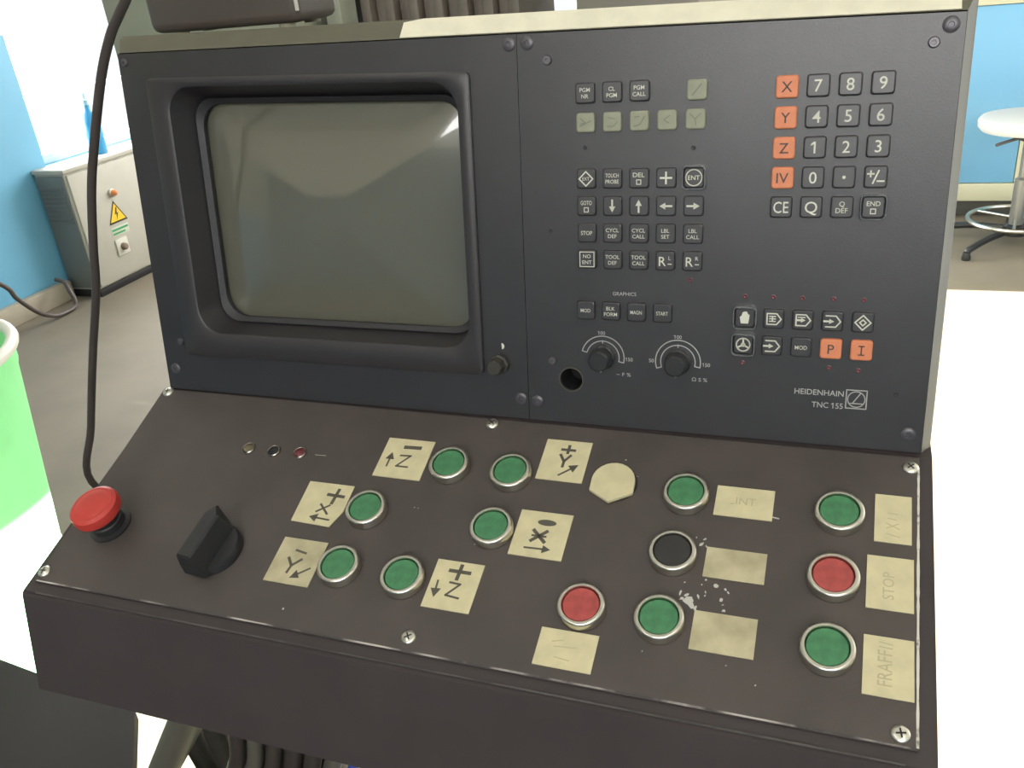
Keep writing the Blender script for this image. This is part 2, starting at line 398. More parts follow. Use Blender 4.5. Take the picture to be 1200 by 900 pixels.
link('screen', rings_mesh('screen', tube_rings(), True, True, True), GLASS, bez)['label'] = 'blank grey-green picture tube'
# dark gasket between bezel funnel and tube
g0 = rrect(-262, -14, 62, 250, 18, 0, 6); g1 = rrect(-257, -17, 66, 246, 20, 0, 6)
link('gasket', rings_mesh('gasket', [W3(g0, -17), W3(g1, -19.5), W3(g1, -23), W3(g0, -23)], closed=True, smooth=True), FUNNEL, bez)

# ---- screws of the upper unit
def slot_screw(rr, hh, name):
    return lathe(name, [(rr, 0), (rr, hh * 0.45), (rr * 0.82, hh), (rr * 0.35, hh), (rr * 0.30, hh * 0.5), (0.0002, hh * 0.5)], 20)
me_s = slot_screw(3.4 * mm, 1.6 * mm, 'screw'); me_w = slot_screw(4.9 * mm, 1.2 * mm, 'screw_washer')
me_s.materials.append(DSCREW); me_w.materials.append(mat('dark_washer', (0.085, 0.08, 0.09), 0.35, metal=0.3))
for u, v in ((57.6, 266), (302.5, 263), (56, 48.9), (-298.7, 44.9), (-312.5, 284)):
    link('screw', me_s, None, con, U(u, v, 0))
for u, v in ((29.5, 278), (43, 278), (311, 272.5), (29, 15.8), (42.6, 14.7), (-309, 18.7), (310, 11.8)):
    link('screw', me_w, None, con, U(u, v, 0))
for u, v in ((84.2, 206.5), (160.2, 204.8), (159.8, 114.3), (57, 148), (198, 104), (256, 104), (275, 104), (198, 56), (256, 56), (275, 55), (217, 104), (236, 104), (300, 40)):
    o = link('indicator_hole', lathe('indicator_hole', [(1.6 * mm, 0), (1.6 * mm, 0.35 * mm), (1.1 * mm, 0.5 * mm), (0.2 * mm, 0.15 * mm)], 12), LEDR if v in (114.3, 104, 56, 55) else FUNNEL, con, U(u, v, 0))

# ---- keys
def key_mesh(name, a, ht, m, r=2.0):
    me = rings_mesh(name, [sc(rrect(-a, a, -a, a, r, 0)), sc(rrect(-a, a, -a, a, r, ht - 1.0)), sc(rrect(-a + .35, a - .35, -a + .35, a - .35, r, ht - 0.3)),
                           sc(rrect(-a + 1.0, a - 1.0, -a + 1.0, a - 1.0, r * .8, ht))], smooth=False)
    me.materials.append(m); return me
KB = key_mesh('key', 6.9, 3.0, KEYB); KG = key_mesh('key_grey', 6.6, 3.0, KEYG); KO = key_mesh('key_orange', 7.0, 3.2, KEYO)
KN = key_mesh('key_numeric', 7.0, 3.0, KEYB)
well_me = rings_mesh('key_well', [sc(rrect(-7.6, 7.6, -7.6, 7.6, 2.2, 0.0)), sc(rrect(-7.6, 7.6, -7.6, 7.6, 2.2, 0.12))]); well_me.materials.append(PANEL)
ga, gb, gh = 8.1, 7.3, 5.2
guard_me = rings_mesh('key_guard', [sc(rrect(-ga, ga, -ga, ga, 3.2, 0)), sc(rrect(-ga, ga, -ga, ga, 3.2, gh - .6)), sc(rrect(-ga + .3, ga - .3, -ga + .3, ga - .3, 3, gh)),
                                  sc(rrect(-gb, gb, -gb, gb, 2.6, gh)), sc(rrect(-gb, gb, -gb, gb, 2.6, 0))], closed=True, smooth=True)
guard_me.materials.append(GUARD)
def two(a, b, cap=2.7, wa=None, wb=None): return lambda k: k.word(a, 0, 2.1 * mm, cap * mm, wa and wa * mm).word(b, 0, -2.1 * mm, cap * mm, wb and wb * mm)
def one(a, cap=3.0, w=None): return lambda k: k.word(a, 0, 0, cap * mm, w and w * mm)
def sq(k, cx, cy, a, w): k.line(sc([(cx - a, cy - a), (cx + a, cy - a), (cx + a, cy + a), (cx - a, cy + a)]), w * mm, True)
def diamond(inner):
    def f(k):
        k.line(sc([(0, -5), (5, 0), (0, 5), (-5, 0)]), 0.9 * mm, True)
        if inner == 'EXT': k.word('EXT', 0, 0, 2.3 * mm, 5.0 * mm)
        else: k.line(sc([(0, -2), (2, 0), (0, 2), (-2, 0)]), 0.9 * mm, True)
    return f
def boxword(a, b):
    def f(k): k.word(a, 0, 2.3 * mm, 2.7 * mm).word(b, 0, -2.1 * mm, 2.7 * mm); sq(k, 0, 0, 5.3, 0.6)
    return f
def wordsq(a):
    def f(k):
        k.word(a, 0, 2.3 * mm, 3.0 * mm, 8.2 * mm); sq(k, 0, -2.6, 1.5, 0.6)
    return f
def arrow(dx, dy): return lambda k: k.arrow(-dx * 4.2 * mm, -dy * 4.2 * mm, dx * 4.4 * mm, dy * 4.4 * mm, 1.3 * mm, 4.2 * mm)
def circword(a):
    def f(k): k.arc(0, 0, 5.4 * mm, 0, 360, 0.8 * mm, 28); k.word(a, 0, 0, 3.0 * mm, 8.0 * mm)
    return f
def plus(k): k.line(sc([(-3.8, 0), (3.8, 0)]), 1.3 * mm); k.line(sc([(0, -3.8), (0, 3.8)]), 1.3 * mm)
def rsup(a): return lambda k: k.word('R', -1.8 * mm, -0.3 * mm, 6.6 * mm).word(a, 3.3 * mm, 2.0 * mm, 2.6 * mm).line(sc([(2.2, -2.2), (4.6, -2.2)]), 0.7 * mm)
def plusminus(k):
    k.line(sc([(-1.6, -4), (1.6, 4)]), 1.0 * mm); k.line(sc([(-5, 2), (-1.2, 2)]), 1.0 * mm); k.line(sc([(-3.1, 0.2), (-3.1, 3.8)]), 1.0 * mm); k.line(sc([(1.0, -2.6), (5, -2.6)]), 1.0 * mm)
def dot(k): k.poly(sc([(1.1 * math.cos(a * math.pi / 5), 1.1 * math.sin(a * math.pi / 5)) for a in range(10)]))
def hand(k):
    k.poly(sc([(-2.6, -4), (2.4, -4), (3.0, 0), (3.2, 2.4), (2.2, 2.6), (1.4, 4.4), (0.4, 4.6), (-0.6, 4.4), (-1.6, 3.8), (-2.2, 1.6), (-3.4, 0.6)]))
def pent(inner):
    def f(k):
        k.line(sc([(-4.2, -3.8), (2.2, -3.8), (5.2, 0), (2.2, 3.8), (-4.2, 3.8)]), 0.9 * mm)
        if inner == 'grid':
            k.line(sc([(-4.2, -3.8), (-4.2, 3.8)]), 0.9 * mm)
            for a in (-1.6, 0.2, 1.9): k.line(sc([(-2.6, a), (1.4, a)]), 0.8 * mm)
            k.line(sc([(-0.6, -1.6), (-0.6, 1.9)]), 0.8 * mm)
        elif inner == 'single':
            k.line(sc([(-4.2, -3.8), (-4.2, 3.8)]), 0.9 * mm); k.arrow(-3.4 * mm, 0, 2.0 * mm, 0, 1.4 * mm, 3.0 * mm); k.line(sc([(-3, 2), (1.6, 2)]), 0.7 * mm)
        else: k.arrow(-5.4 * mm, 0, 1.2 * mm, 0, 1.3 * mm, 3.2 * mm)
    return f
def wheel(k):
    k.arc(0, 0, 4.6 * mm, 0, 360, 1.0 * mm, 26)
    for a in (90, 210, 330): k.line(sc([(0, 0), (4.4 * math.cos(rad(a)), 4.4 * math.sin(rad(a)))]), 1.2 * mm)
    k.poly(sc([(1.6 * math.cos(a * math.pi / 6), 1.6 * math.sin(a * math.pi / 6)) for a in range(12)]))
def strokes(*ls, w=0.8):
    def f(k):
        for l in ls: k.line(sc(l), w * mm)
    return f
def key(u, v, kind, legend, label=None, guard=False):
    me = {'b': KB, 'n': KN, 'g': KG, 'o': KO}[kind]
    k = link('key', me, None, con, U(u, v, 0.2))
    if label: k['label'] = label
    link('key_well', well_me, None, k, Matrix.Translation((0, 0, -0.0001)))
    if guard: link('key_guard', guard_me, None, k)['label'] = 'clear raised guard'
    ht = 3.2 if kind == 'o' else 3.0
    ink = Ink(0.0001); legend(ink)
    ink.build('legend', {'b': PRINT, 'n': PRINT, 'g': INKG, 'o': INK}[kind], k, Matrix.Translation((0, 0, ht * mm)))
c5 = [85.2 + 19.0 * i for i in range(5)]
for i, l in enumerate((two('PGM', 'NR'), two('CL', 'PGM'), two('PGM', 'CALL'))): key(c5[i], 243, 'b', l)
key(c5[4] + 0.6, 242, 'g', strokes([(-3, -3.5), (3, 3.5)]), 'pale grey key with a slash')
gl = (strokes([(-4, -2.5), (4, 1)], [(-3.5, 3), (0, 0), (-3.5, -1)]), strokes([(-3.5, -3), (1, -3), (4, 0)], [(-3, 3), (2, 2)], w=.6),
      strokes([(-3.5, -3.5), (0.5, -2.5), (3.8, 2.8)], [(-3, 2.5), (0, 3)]), strokes([(-2, 0), (2, 3)], [(-2, 0), (1.5, -2)], w=.6), strokes([(-3.5, 3.5), (0, 0), (3.5, 3.5)], [(0, 0), (0.6, -4)], w=.6))
for i in range(5): key(c5[i], 223.4, 'g', gl[i], 'pale grey key with a faded symbol')
for j, row in enumerate(((diamond('EXT'), two('TOUCH', 'PROBE', 2.7, 9.5, 9.5), wordsq('DEL'), plus, circword('ENT')),
                         (wordsq('GOTO'), arrow(0, -1), arrow(0, 1), arrow(-1, 0), arrow(1, 0)),
                         (one('STOP', 2.9, 8.4), two('CYCL', 'DEF'), two('CYCL', 'CALL'), two('LBL', 'SET'), two('LBL', 'CALL')),
                         (boxword('NO', 'ENT'), two('TOOL', 'DEF'), two('TOOL', 'CALL'), rsup('L'), rsup('R')))):
    for i, l in enumerate(row): key(c5[i], 185.2 - 19.1 * j, 'b', l, guard=(j == 0 and i == 4))
for i, l in enumerate((one('MOD', 2.7, 7.5), two('BLK', 'FORM', 2.7), one('MAGN', 2.7, 8.5), one('START', 2.7, 8.5))): key(83.6 + 19 * i, 89.8, 'b', l)
num = (('X', '7', '8', '9'), ('Y', '4', '5', '6'), ('Z', '1', '2', '3'), ('IV', '0', dot, plusminus), ('CE', 'Q', two('Q', 'DEF', 3.2), wordsq('END')))
for j, row in enumerate(num):
    for i, l in enumerate(row):
        f = l if callable(l) else one(l, 6.6 if i == 0 and j < 4 else 7.4, {'CE': 9.6, 'IV': 7.6}.get(l))
        o = i == 0 and j < 4
        key(219.0 + 19 * i, 241.3 - 19 * j, 'o' if o else 'n', f, 'orange axis key' if o else None, guard=(j == 4 and i == 3))
for i, l in enumerate((hand, pent('grid'), pent('single'), pent('arrow'), diamond('sq'))): key(198.6 + 19.2 * i, 89.2, 'b', l, guard=(i == 0))
for i, l in enumerate((wheel, pent('arrow'), one('MOD', 2.8, 8.0), one('P', 6.6), strokes([(0, -3), (0, 3)], [(-1.7, 3), (1.7, 3)], [(-1.7, -3), (1.7, -3)], w=0.9))):
    key(198.2 + 19.4 * i, 69.9, 'o' if i > 2 else 'b', l, 'orange letter key' if i > 2 else None, guard=(i == 0))

# ---- printing on the keypad panel
k = Ink(0.00012)
k.word('GRAPHICS', 112.3 * mm, 102.6 * mm, 2.6 * mm, 17.5 * mm)
k.word('HEIDENHAIN', 250.6 * mm, 37.6 * mm, 4.0 * mm, 32.5 * mm).word('TNC 155', 256.6 * mm, 28.6 * mm, 4.0 * mm, 20.5 * mm)
k.build('panel_lettering', PRINTD, con, MU)
k = Ink(0.00012)
cx, cy, a = 275.2, 34.2, 6.6
k.line(sc([(cx - a, cy - a), (cx + a, cy - a), (cx + a, cy + a), (cx - a, cy + a)]), 0.7 * mm, True)
k.arc(cx * mm, cy * mm, 5.6 * mm, 0, 360, 0.7 * mm, 30); k.line(sc([(cx - 4.6, cy - 3.0), (cx + 4.6, cy - 3.0)]), 0.7 * mm); k.line(sc([(cx - 2.4, cy - 3.0), (cx + 2.6, cy + 4.6)]), 0.7 * mm)
k.build('emblem', PRINTD, con, MU)['label'] = 'square outline emblem with circle'
def dial(u, v, a0, labels, sub):
    k = Ink(0.00012)
    k.arc(u * mm, v * mm, 16.4 * mm, a0, -12, 0.75 * mm, 30); k.arc(u * mm, v * mm, 12.6 * mm, a0 - 4, -12, 0.75 * mm, 30)
    for a in (a0, -12): k.line(sc([(u + 12.6 * math.cos(rad(a)), v + 12.6 * math.sin(rad(a))), (u + 16.4 * math.cos(rad(a)), v + 16.4 * math.sin(rad(a)))]), 0.7 * mm)
    k.line(sc([(u, v + 11), (u, v + 13)]), 0.7 * mm)
    for t, du, dv in labels: k.word(t, (u + du) * mm, (v + dv) * mm, 2.7 * mm)
    k.word(sub, (u + 16) * mm, (v - 12.4) * mm, 2.7 * mm, 11 * mm)
    k.build('dial_scale', PRINTD, con, MU)
    kn = link('dial_knob', lathe('dial_knob', [(9.5 * mm, 0), (9.5 * mm, 2 * mm), (8.2 * mm, 3 * mm), (7.6 * mm, 13 * mm), (6.6 * mm, 14 * mm), (0.4 * mm, 14 * mm)], 24), KNOB, con, U(u, v, 0, rad(-6)))
    link('knob_pointer', box_mesh('knob_pointer', -0.0006, 0.0006, -0.0112, -0.0088, 0.0012, 0.0026), PRINTD, kn)
    return kn
dial(95.6, 53.6, 165, (('100', -0.5, 18.8), ('150', 20.5, -0.5)), '~ F %')
dial(152.0, 53.4, 200, (('100', 0, 18.8), ('50', -19.5, 0), ('150', 20.8, -1)), 'Ω S %')
kn = link('brightness_knob', lathe('brightness_knob', [(8.2 * mm, 0), (8.2 * mm, 6 * mm), (6.8 * mm, 7 * mm), (6.2 * mm, 15 * mm), (5.4 * mm, 16 * mm), (0.4 * mm, 16 * mm)], 8, smooth=False), mat('brown_black_knob', (0.04, 0.037, 0.03), 0.45), con, U(13, 44, 0))
k = Ink(0.0003); k.poly(sc([(2.6 * math.cos(rad(a)), 2.6 * math.sin(rad(a))) for a in range(-80, 100, 15)]))
k.build('brightness_mark', PRINT, con, U(14, 57.8, 0))

# ---- lower desk box
bm = bmesh.new()
sec = [(-0.2026, 1.0208), (-0.221, 0.935), (0.17, 0.935), (0.17, 1.0980), (0.0, 1.0975)]
A = [bm.verts.new((-0.3265, y, z)) for y, z in sec]; B = [bm.verts.new((0.3265, y, z)) for y, z in sec]
for i in range(5): bm.faces.new((A[i], A[(i + 1) % 5], B[(i + 1) % 5], B[i]))
bm.faces.new(A[::-1]); bm.faces.new(B)
bmesh.ops.bevel(bm, geom=[e for e in bm.edges if e.verts[0].co.x * e.verts[1].co.x < 0 or True], offset=0.0022, segments=2, affect='EDGES')
link('desk_box', mesh_of('desk_box', bm), BOX, con)
pl = [(-317, -207), (316, -207), (317.5, -6), (-324, -3)]
link('desk_plate', curve_plate('desk_plate', [sc(pl)], 2.0 * mm, 0.4 * mm), PLATE, con, ML)
def edge_strip(name, p, q, w, m, lift=0.25):
    a = Vector(p); b = Vector(q); n = 40; bmx = bmesh.new(); rr = []
    d = (b - a).normalized(); nn = Vector((-d.y, d.x))
    for i in range(n + 1):
        c = a.lerp(b, i / n); ww = w * (0.75 + 0.5 * random.random())
        rr.append([bmx.verts.new(((c.x + nn.x * s) * mm, (c.y + nn.y * s) * mm, hh * mm)) for s, hh in ((-ww / 2, -0.6), (-ww / 2, lift), (ww / 2, lift), (ww / 2, -0.6))])
    for x, y in zip(rr[:-1], rr[1:]):
        for t in range(4): bmx.faces.new((x[t], x[(t + 1) % 4], y[(t + 1) % 4], y[t]))
    bmx.faces.new(rr[0]); bmx.faces.new(rr[-1][::-1])
    return link(name, mesh_of(name, bmx), m, con, ML)
edge_strip('worn_edge', (317.4, -14), (316, -206), 1.5, WORN)['label'] = 'paint worn to bright metal along plate edge'
edge_strip('worn_edge', (-316, -206.6), (316, -206.6), 1.1, WORNF)['label'] = 'scuffed front edge of plate'
edge_strip('front_lip', (-310, -216.0), (310, -216.0), 1.0, mat('scuffed_lip', (0.085, 0.075, 0.07), 0.45, col2=(0.04, 0.036, 0.036), vscale=40, lo=0.4, hi=0.6), -1.4)

# domed cross-head screws
def dome(rr, hh):
    pr = [(rr, 0), (rr, hh * 0.2)] + [(rr * math.cos(a), hh * 0.2 + hh * 0.8 * math.sin(a)) for a in [rad(x) for x in (20, 40, 60, 78)]]
    return lathe('dome_screw', pr, 22)
DM = dome(5.2 * mm, 2.4 * mm); DM.materials.append(STEEL)
for (u, v), r_ in (((-317, 6.5), .3), ((6.7, 9.6), .9), ((312.5, 14.9), .75), ((307.5, 200), .2), ((6, 196.9), .6), ((-314, 198.5), .1)):
    o = link('dome_screw', DM, None, con, L(u, v, 0.1, r_))
    k = Ink(0.0); k.line(sc([(-2.4, 0), (2.4, 0)]), 1.0 * mm); k.line(sc([(0, -2.4), (0, 2.4)]), 1.0 * mm)
    k.build('screw_cross', FUNNEL, o, Matrix.Translation((0, 0, 2.42 * mm)))

# ---- round push buttons
ring_me = lathe('push_button', [(14.6 * mm, 0), (15.9 * mm, 0.6 * mm), (15.9 * mm, 6.6 * mm), (15.2 * mm, 7.8 * mm), (14.2 * mm, 8.2 * mm), (13.0 * mm, 8.0 * mm), (12.6 * mm, 7.2 * mm), (12.6 * mm, 2 * mm)], 40, cap0=False, cap1=False)
ring_me.materials.append(CHROME)
def cap_me(m):
    me = lathe('button_cap', [(12.1 * mm, 1 * mm), (12.1 * mm, 6.4 * mm), (11.5 * mm, 7.0 * mm), (7 * mm, 7.15 * mm), (0.5 * mm, 7.2 * mm)], 36); me.materials.append(m); return me
gap_me = lathe('button_gap', [(12.9 * mm, 1.5 * mm), (11.9 * mm, 1.6 * mm)], 30, cap0=True, cap1=True); gap_me.materials.append(FUNNEL)
CG, CR, CB = cap_me(GREEN), cap_me(RED), cap_me(BLACKB)
for u, v, c in ((-13, 56.5, 'g'), (37.5, 57.1, 'g'), (-64.4, 105.3, 'g'), (37.8, 106.8, 'g'), (-65, 155.3, 'g'), (-13.7, 155.7, 'g'), (168.5, 58.8, 'g'), (269.1, 60.7, 'g'),
                (167.4, 107.4, 'b'), (267.8, 109.6, 'r'), (116.4, 156.6, 'r'), (167.1, 156.5, 'g'), (267.1, 158.5, 'g')):
    o = link('push_button', ring_me, None, con, L(u, v, 0)); o['label'] = {'g': 'green push button in chrome ring', 'r': 'red push button in chrome ring', 'b': 'black push button in chrome ring'}[c]
    link('button_cap', {'g': CG, 'r': CR, 'b': CB}[c], None, o); link('button_gap', gap_me, None, o)

# ---- label plates with handwriting
def label_plate(pts, ink_fn=None, ink=MARK, m=LAB, lab=None):
    cu = sum(p[0] for p in pts) / len(pts); cv = sum(p[1] for p in pts) / len(pts)
    out = [((u - cu) * mm, -(v - cv) * mm) for u, v in pts]
    o = link('label_plate', curve_plate('label_plate', [out], 0.9 * mm, 0.12 * mm), m, con, L(cu, cv, 0.9))
    if lab: o['label'] = lab
    if ink_fn:
        k = Ink(0.0001); ink_fn(k); k.build('handwriting', ink, o)
def R4(u0, u1, v0, v1): return [(u0, v1), (u1, v1), (u1, v0), (u0, v0)]
def brush(k, pts, w): k.line(sc(pts), w * mm)
def l1(k): brush(k, [(-3, 11), (10, 11.5)], 3.4); k.line(sc([(-4, 2.5), (5, 3), (-4, -8), (6, -8)]), 1.6 * mm); k.arrow(-12 * mm, -9 * mm, -12 * mm, 5 * mm, 1.5 * mm, 7 * mm)
def l2(k): brush(k, [(-2, 9.5), (12, 9)], 2.8); brush(k, [(5.5, 15), (4.5, 2)], 2.8); brush(k, [(-4, 0), (5, -8)], 1.8); brush(k, [(4, 0), (-5, -7)], 1.8); k.arrow(9 * mm, -13 * mm, -9 * mm, -12 * mm, 1.5 * mm, 7 * mm)
def l3(k): brush(k, [(-4, 9), (5, 7.5)], 1.8); brush(k, [(-7, 2), (-2, -4), (4, 2)], 2.2); brush(k, [(-2, -4), (-3, -10)], 2.0); k.arrow(14 * mm, -4 * mm, 1 * mm, -14 * mm, 1.6 * mm, 7 * mm)
def l4(k): brush(k, [(-6, 11), (9, 11)], 2.8); brush(k, [(1.5, 16), (1, 5)], 2.8); k.line(sc([(-3, 2), (5, 1.5), (-3, -8), (7, -9)]), 1.6 * mm); k.arrow(-12 * mm, 2 * mm, -11 * mm, -11 * mm, 1.5 * mm, 7 * mm)
def l5(k): brush(k, [(-4, 10), (6, 10)], 2.4); brush(k, [(1, 14), (1, 7)], 2.4); brush(k, [(-4, 5), (0, -1), (4, 5)], 2.2); brush(k, [(0, -1), (0, -6)], 2.2); k.arrow(-1 * mm, -14 * mm, 12 * mm, -3 * mm, 1.6 * mm, 7 * mm)
def l6(k): k.poly(sc([(2 + 7 * math.cos(a * math.pi / 9), 10 + 2.6 * math.sin(a * math.pi / 9)) for a in range(18)])); brush(k, [(-6, 3), (4, -6)], 2.6); brush(k, [(4, 3), (-6, -6)], 2.6); brush(k, [(-6, -1.5), (4, -1.5)], 1.6); k.arrow(-9 * mm, -12 * mm, 10 * mm, -11.5 * mm, 1.5 * mm, 6 * mm)
label_plate(R4(-75, -34.2, 33.8, 72), l1, lab='yellowed label with minus, Z and upward arrow')
label_plate([(-124.2, 122), (-90.5, 123), (-84.6, 108), (-85, 84.5), (-125.2, 84.6)], l2, lab='yellowed label with plus, X and arrow, one corner cut')
label_plate(R4(-121.6, -84, 136.8, 174.2), l3, m=LABD, lab='dirty label with minus, Y and slanted arrow')
label_plate(R4(6, 41.3, 136, 173.5), l4, lab='yellowed label with plus, Z and downward arrow')
label_plate(R4(56.3, 92, 19.9, 57.7), l5, lab='yellowed label with plus, Y and rising arrow')
label_plate(R4(54.5, 93.3, 86.4, 124), l6, lab='yellowed label with minus, X and arrow')
label_plate(R4(188.8, 227.3, 46.6, 71.2), lambda k: k.word('INT', 1 * mm, 1 * mm, 6 * mm).line(sc([(-9, -2), (-7, -2)]), 1 * mm), FAINT)
label_plate(R4(188.6, 227, 97.5, 120), None, m=LABD)
label_plate(R4(187.5, 226, 145, 171.5), None, m=LABD)
label_plate(R4(93.6, 131.6, 173.5, 199.1), lambda k: strokes([(-10, 4), (-3, 6)], [(-8, 1), (6, 2)], [(-6, -6), (4, -7)], w=0.7)(k), FAINT)
label_plate(R4(291, 313, 40, 77), lambda k: strokes([(-3, 4), (3, 3.5)], [(-3, 0), (2, -1)], [(-4, -4), (4, -8)], [(-4, -8), (3, -4)], [(-4, -12), (4, -14)], w=0.7)(k), FAINT)
label_plate(R4(287.4, 314.2, 88, 125.3), lambda k: k.word('STOP', -1 * mm, -2 * mm, 6.5 * mm, 19 * mm, rad(90)), FAINT)
label_plate(R4(287, 314.3, 143.5, 180.6), lambda k: k.word('FRAFF', -2 * mm, -1 * mm, 8 * mm, 22 * mm, rad(90)).line(sc([(-5, 15), (2, 14)]), 0.8 * mm).line(sc([(-5, 12), (2, 11.5)]), 0.8 * mm), FAINT)

# ---- cream cover plate with pointed lower edge
fan = [(100.4, 64.3), (115.4, 72.2), (130.9, 63.1)] + [(115.4 + 15.4 * math.cos(rad(a)), 54.2 - 15.4 * math.sin(rad(a))) for a in range(0, 181, 15)]
cu, cv = 115.4, 55
o = link('cover_plate', curve_plate('cover_plate', [[((u - cu) * mm, -(v - cv) * mm) for u, v in fan]], 3.4 * mm, 0.5 * mm), LAB, con, L(cu, cv, 4.2)); o['label'] = 'cream cover plate with pointed lower edge'
link('cover_hole', lathe('cover_hole', [(15.5 * mm, 0), (15.5 * mm, 0.7 * mm), (14 * mm, 0.9 * mm), (1 * mm, 0.9 * mm)], 28), FUNNEL, o, Matrix.Translation((0.002, 0.0008, -0.0042)))

# ---- three small indicator lamps
for u, v, m, lab in ((-198, 59.5, LEDY, 'amber brown indicator lamp'), (-173, 59.5, WELL, 'empty indicator lamp socket'), (-148.3, 58.5, LEDR, 'dark red indicator lamp')):
    o = link('indicator_lamp', lathe('indicator_lamp', [(5.6 * mm, 0), (5.8 * mm, 1.2 * mm), (5.2 * mm, 1.9 * mm), (4.6 * mm, 1.6 * mm), (4.6 * mm, 0.3 * mm)], 24, cap0=False, cap1=False), mat('dull_lamp_ring', (0.30, 0.28, 0.25), 0.3, metal=1.0), con, L(u, v, 0)); o['label'] = lab
    link('lamp_lens', lathe('lamp_lens', [(4.7 * mm, 0.2 * mm), (4.4 * mm, 1.8 * mm if m is not WELL else 0.3 * mm), (2.6 * mm, 3.0 * mm if m is not WELL else 0.3 * mm), (0.3 * mm, 3.4 * mm if m is not WELL else 0.3 * mm)], 20), m, o)

# ---- emergency stop and rotary switch
es = link('emergency_stop', lathe('emergency_stop', [(17 * mm, 0), (17 * mm, 2 * mm), (13.5 * mm, 3 * mm), (13.5 * mm, 9 * mm), (12.2 * mm, 10 * mm), (12.2 * mm, 20 * mm)], 32), KNOB, con, L(-282, 149.5, 0)); es['label'] = 'emergency stop with red mushroom head on black collar'
link('mushroom_head', lathe('mushroom_head', [(12 * mm, 16 * mm), (16.5 * mm, 17 * mm), (19.6 * mm, 20 * mm), (20 * mm, 24 * mm), (19 * mm, 27.5 * mm), (16 * mm, 29.4 * mm), (14.5 * mm, 29.2 * mm), (13.5 * mm, 29.7 * mm), (8 * mm, 30.6 * mm), (0.6 * mm, 30.9 * mm)], 40), ESTOP, es)
rs = link('rotary_switch', lathe('rotary_switch', [(22 * mm, 0), (22 * mm, 5 * mm), (20.5 * mm, 8 * mm), (0.5 * mm, 8.4 * mm)], 36), KNOB, con, L(-174, 157, 0)); rs['label'] = 'black rotary switch with raised grip bar'
def gr(h, w, y0, y1, tip): return sc([(-w, y0, h), (w, y0, h), (w, y1 - 5, h), (0, y1 + tip, h), (-w, y1 - 5, h)])
link('grip_bar', rings_mesh('grip_bar', [gr(4, 10, -25, 22, 2), gr(16, 8, -24.5, 22, 2), gr(26, 6.2, -23, 21, 3), gr(28, 5.2, -22, 20, 2.5)]), KNOB, rs, Matrix.Rotation(rad(-4), 4, 'Z'))
link('pointer_dimple', lathe('pointer_dimple', [(1.3 * mm, 28 * mm), (1.2 * mm, 28.15 * mm), (0.1 * mm, 28.1 * mm)], 12), FUNNEL, rs, Matrix.Translation((0, 0.007, 0)))

# ---- chipped paint
v_, f_ = [], []
def chip(u, v, r):
    b = len(v_); n = random.randint(5, 8)
    a0 = random.random() * 6; el = random.uniform(0.35, 0.9); ro = random.random() * 3
    for i in range(n):
        a = a0 + 2 * math.pi * i / n; q = r * random.uniform(0.5, 1.3)
        x, y = q * math.cos(a), q * math.sin(a) * el
        v_.append(((u + x * math.cos(ro) - y * math.sin(ro)) * mm, (-v + x * math.sin(ro) + y * math.cos(ro)) * mm, 0.0001))
    f_.append(tuple(range(b, b + n)))
for u, v, r in ((186, 91.5, 2.4), (184.5, 96, 2.4), (188, 97, 1.3), (180.5, 91, 0.9), (182, 139, 3.4), (185, 141.5, 3.0), (181, 134.5, 2.0), (188, 135, 1.8), (178, 138, 1.6), (187.5, 143.5, 2.0), (176.5, 134, 2.0), (198, 125, 1.8), (204, 127, 1.4), (206, 129, 1.3),
                (202.5, 135, 1.6), (204, 138, 1.0), (205, 142, 1.6), (191, 122, 1.0), (192, 131, 1.1), (192, 133.5, 1.2), (189, 126, 0.8), (178, 126, 0.8), (-29, 96, 0.9), (-26, 96.3, 0.7), (28, 120, 0.6), (-95, 193, 1.1), (120, 32, 0.8), (211, 178, 0.8), (160, 178, 0.8), (229, 187, 0.8)):
    chip(u, v, r)
me = bpy.data.meshes.new('paint_chips'); me.from_pydata(v_, [], f_)
o = link('paint_chips', me, CHIP, con, ML); o['kind'] = 'stuff'; o['label'] = 'small chips of bare metal in the paint'
k = Ink(0.0001); k.line(sc([(-134, -58.3), (-124, -58.0)]), 0.5 * mm); k.line(sc([(227.5, -67.6), (231.5, -68.2)]), 1.0 * mm); k.line(sc([(108, -41), (132, -46)]), 0.3 * mm)
k.build('scratch', CHIP, con, ML)

# ---- support arm and rear bracket
PIPE = mat('brushed_tube_steel', (0.48, 0.46, 0.38), 0.35, metal=0.85)
link('rear_bracket', box_mesh('rear_bracket', -0.14, -0.05, 0.27, 0.948, 1.20, 1.28, 0.006), OLIVE, con)

# ------------------------------------------------------------------ things around it
# pedestal
PED = mat('dark_pedestal_enamel', (0.030, 0.024, 0.026), 0.7, var=0.12, vscale=15)
ped = tag(empty('pedestal_cabinet', (-0.85, -0.05, 0)), 'low dark cabinet under the console, carrying its steel support tube', 'cabinet')
top = [(-1.35, 0.165), (-0.659, 0.095), (-0.585, 0.006), (-0.45, -0.03), (-0.45, -0.42), (-1.35, -0.36)]
def prism(name, poly, z0, z1): return rings_mesh(name, [[(x + 0.85, y + 0.05, z) for x, y in poly], [(x + 0.85, y + 0.05, z) for x, y in poly]] if False else [[(x + 0.85, y + 0.05, z0) for x, y in poly], [(x + 0.85, y + 0.05, z1) for x, y in poly]])
link('body', prism('body', [((x + 0.95) * 0.72 - 0.95, (y + 0.15) * 0.8 - 0.15) for x, y in top], 0.05, 0.478), PED, ped)
link('top', prism('top', [(x * 1.0, y) for x, y in top], 0.48, 0.50), PED, ped)
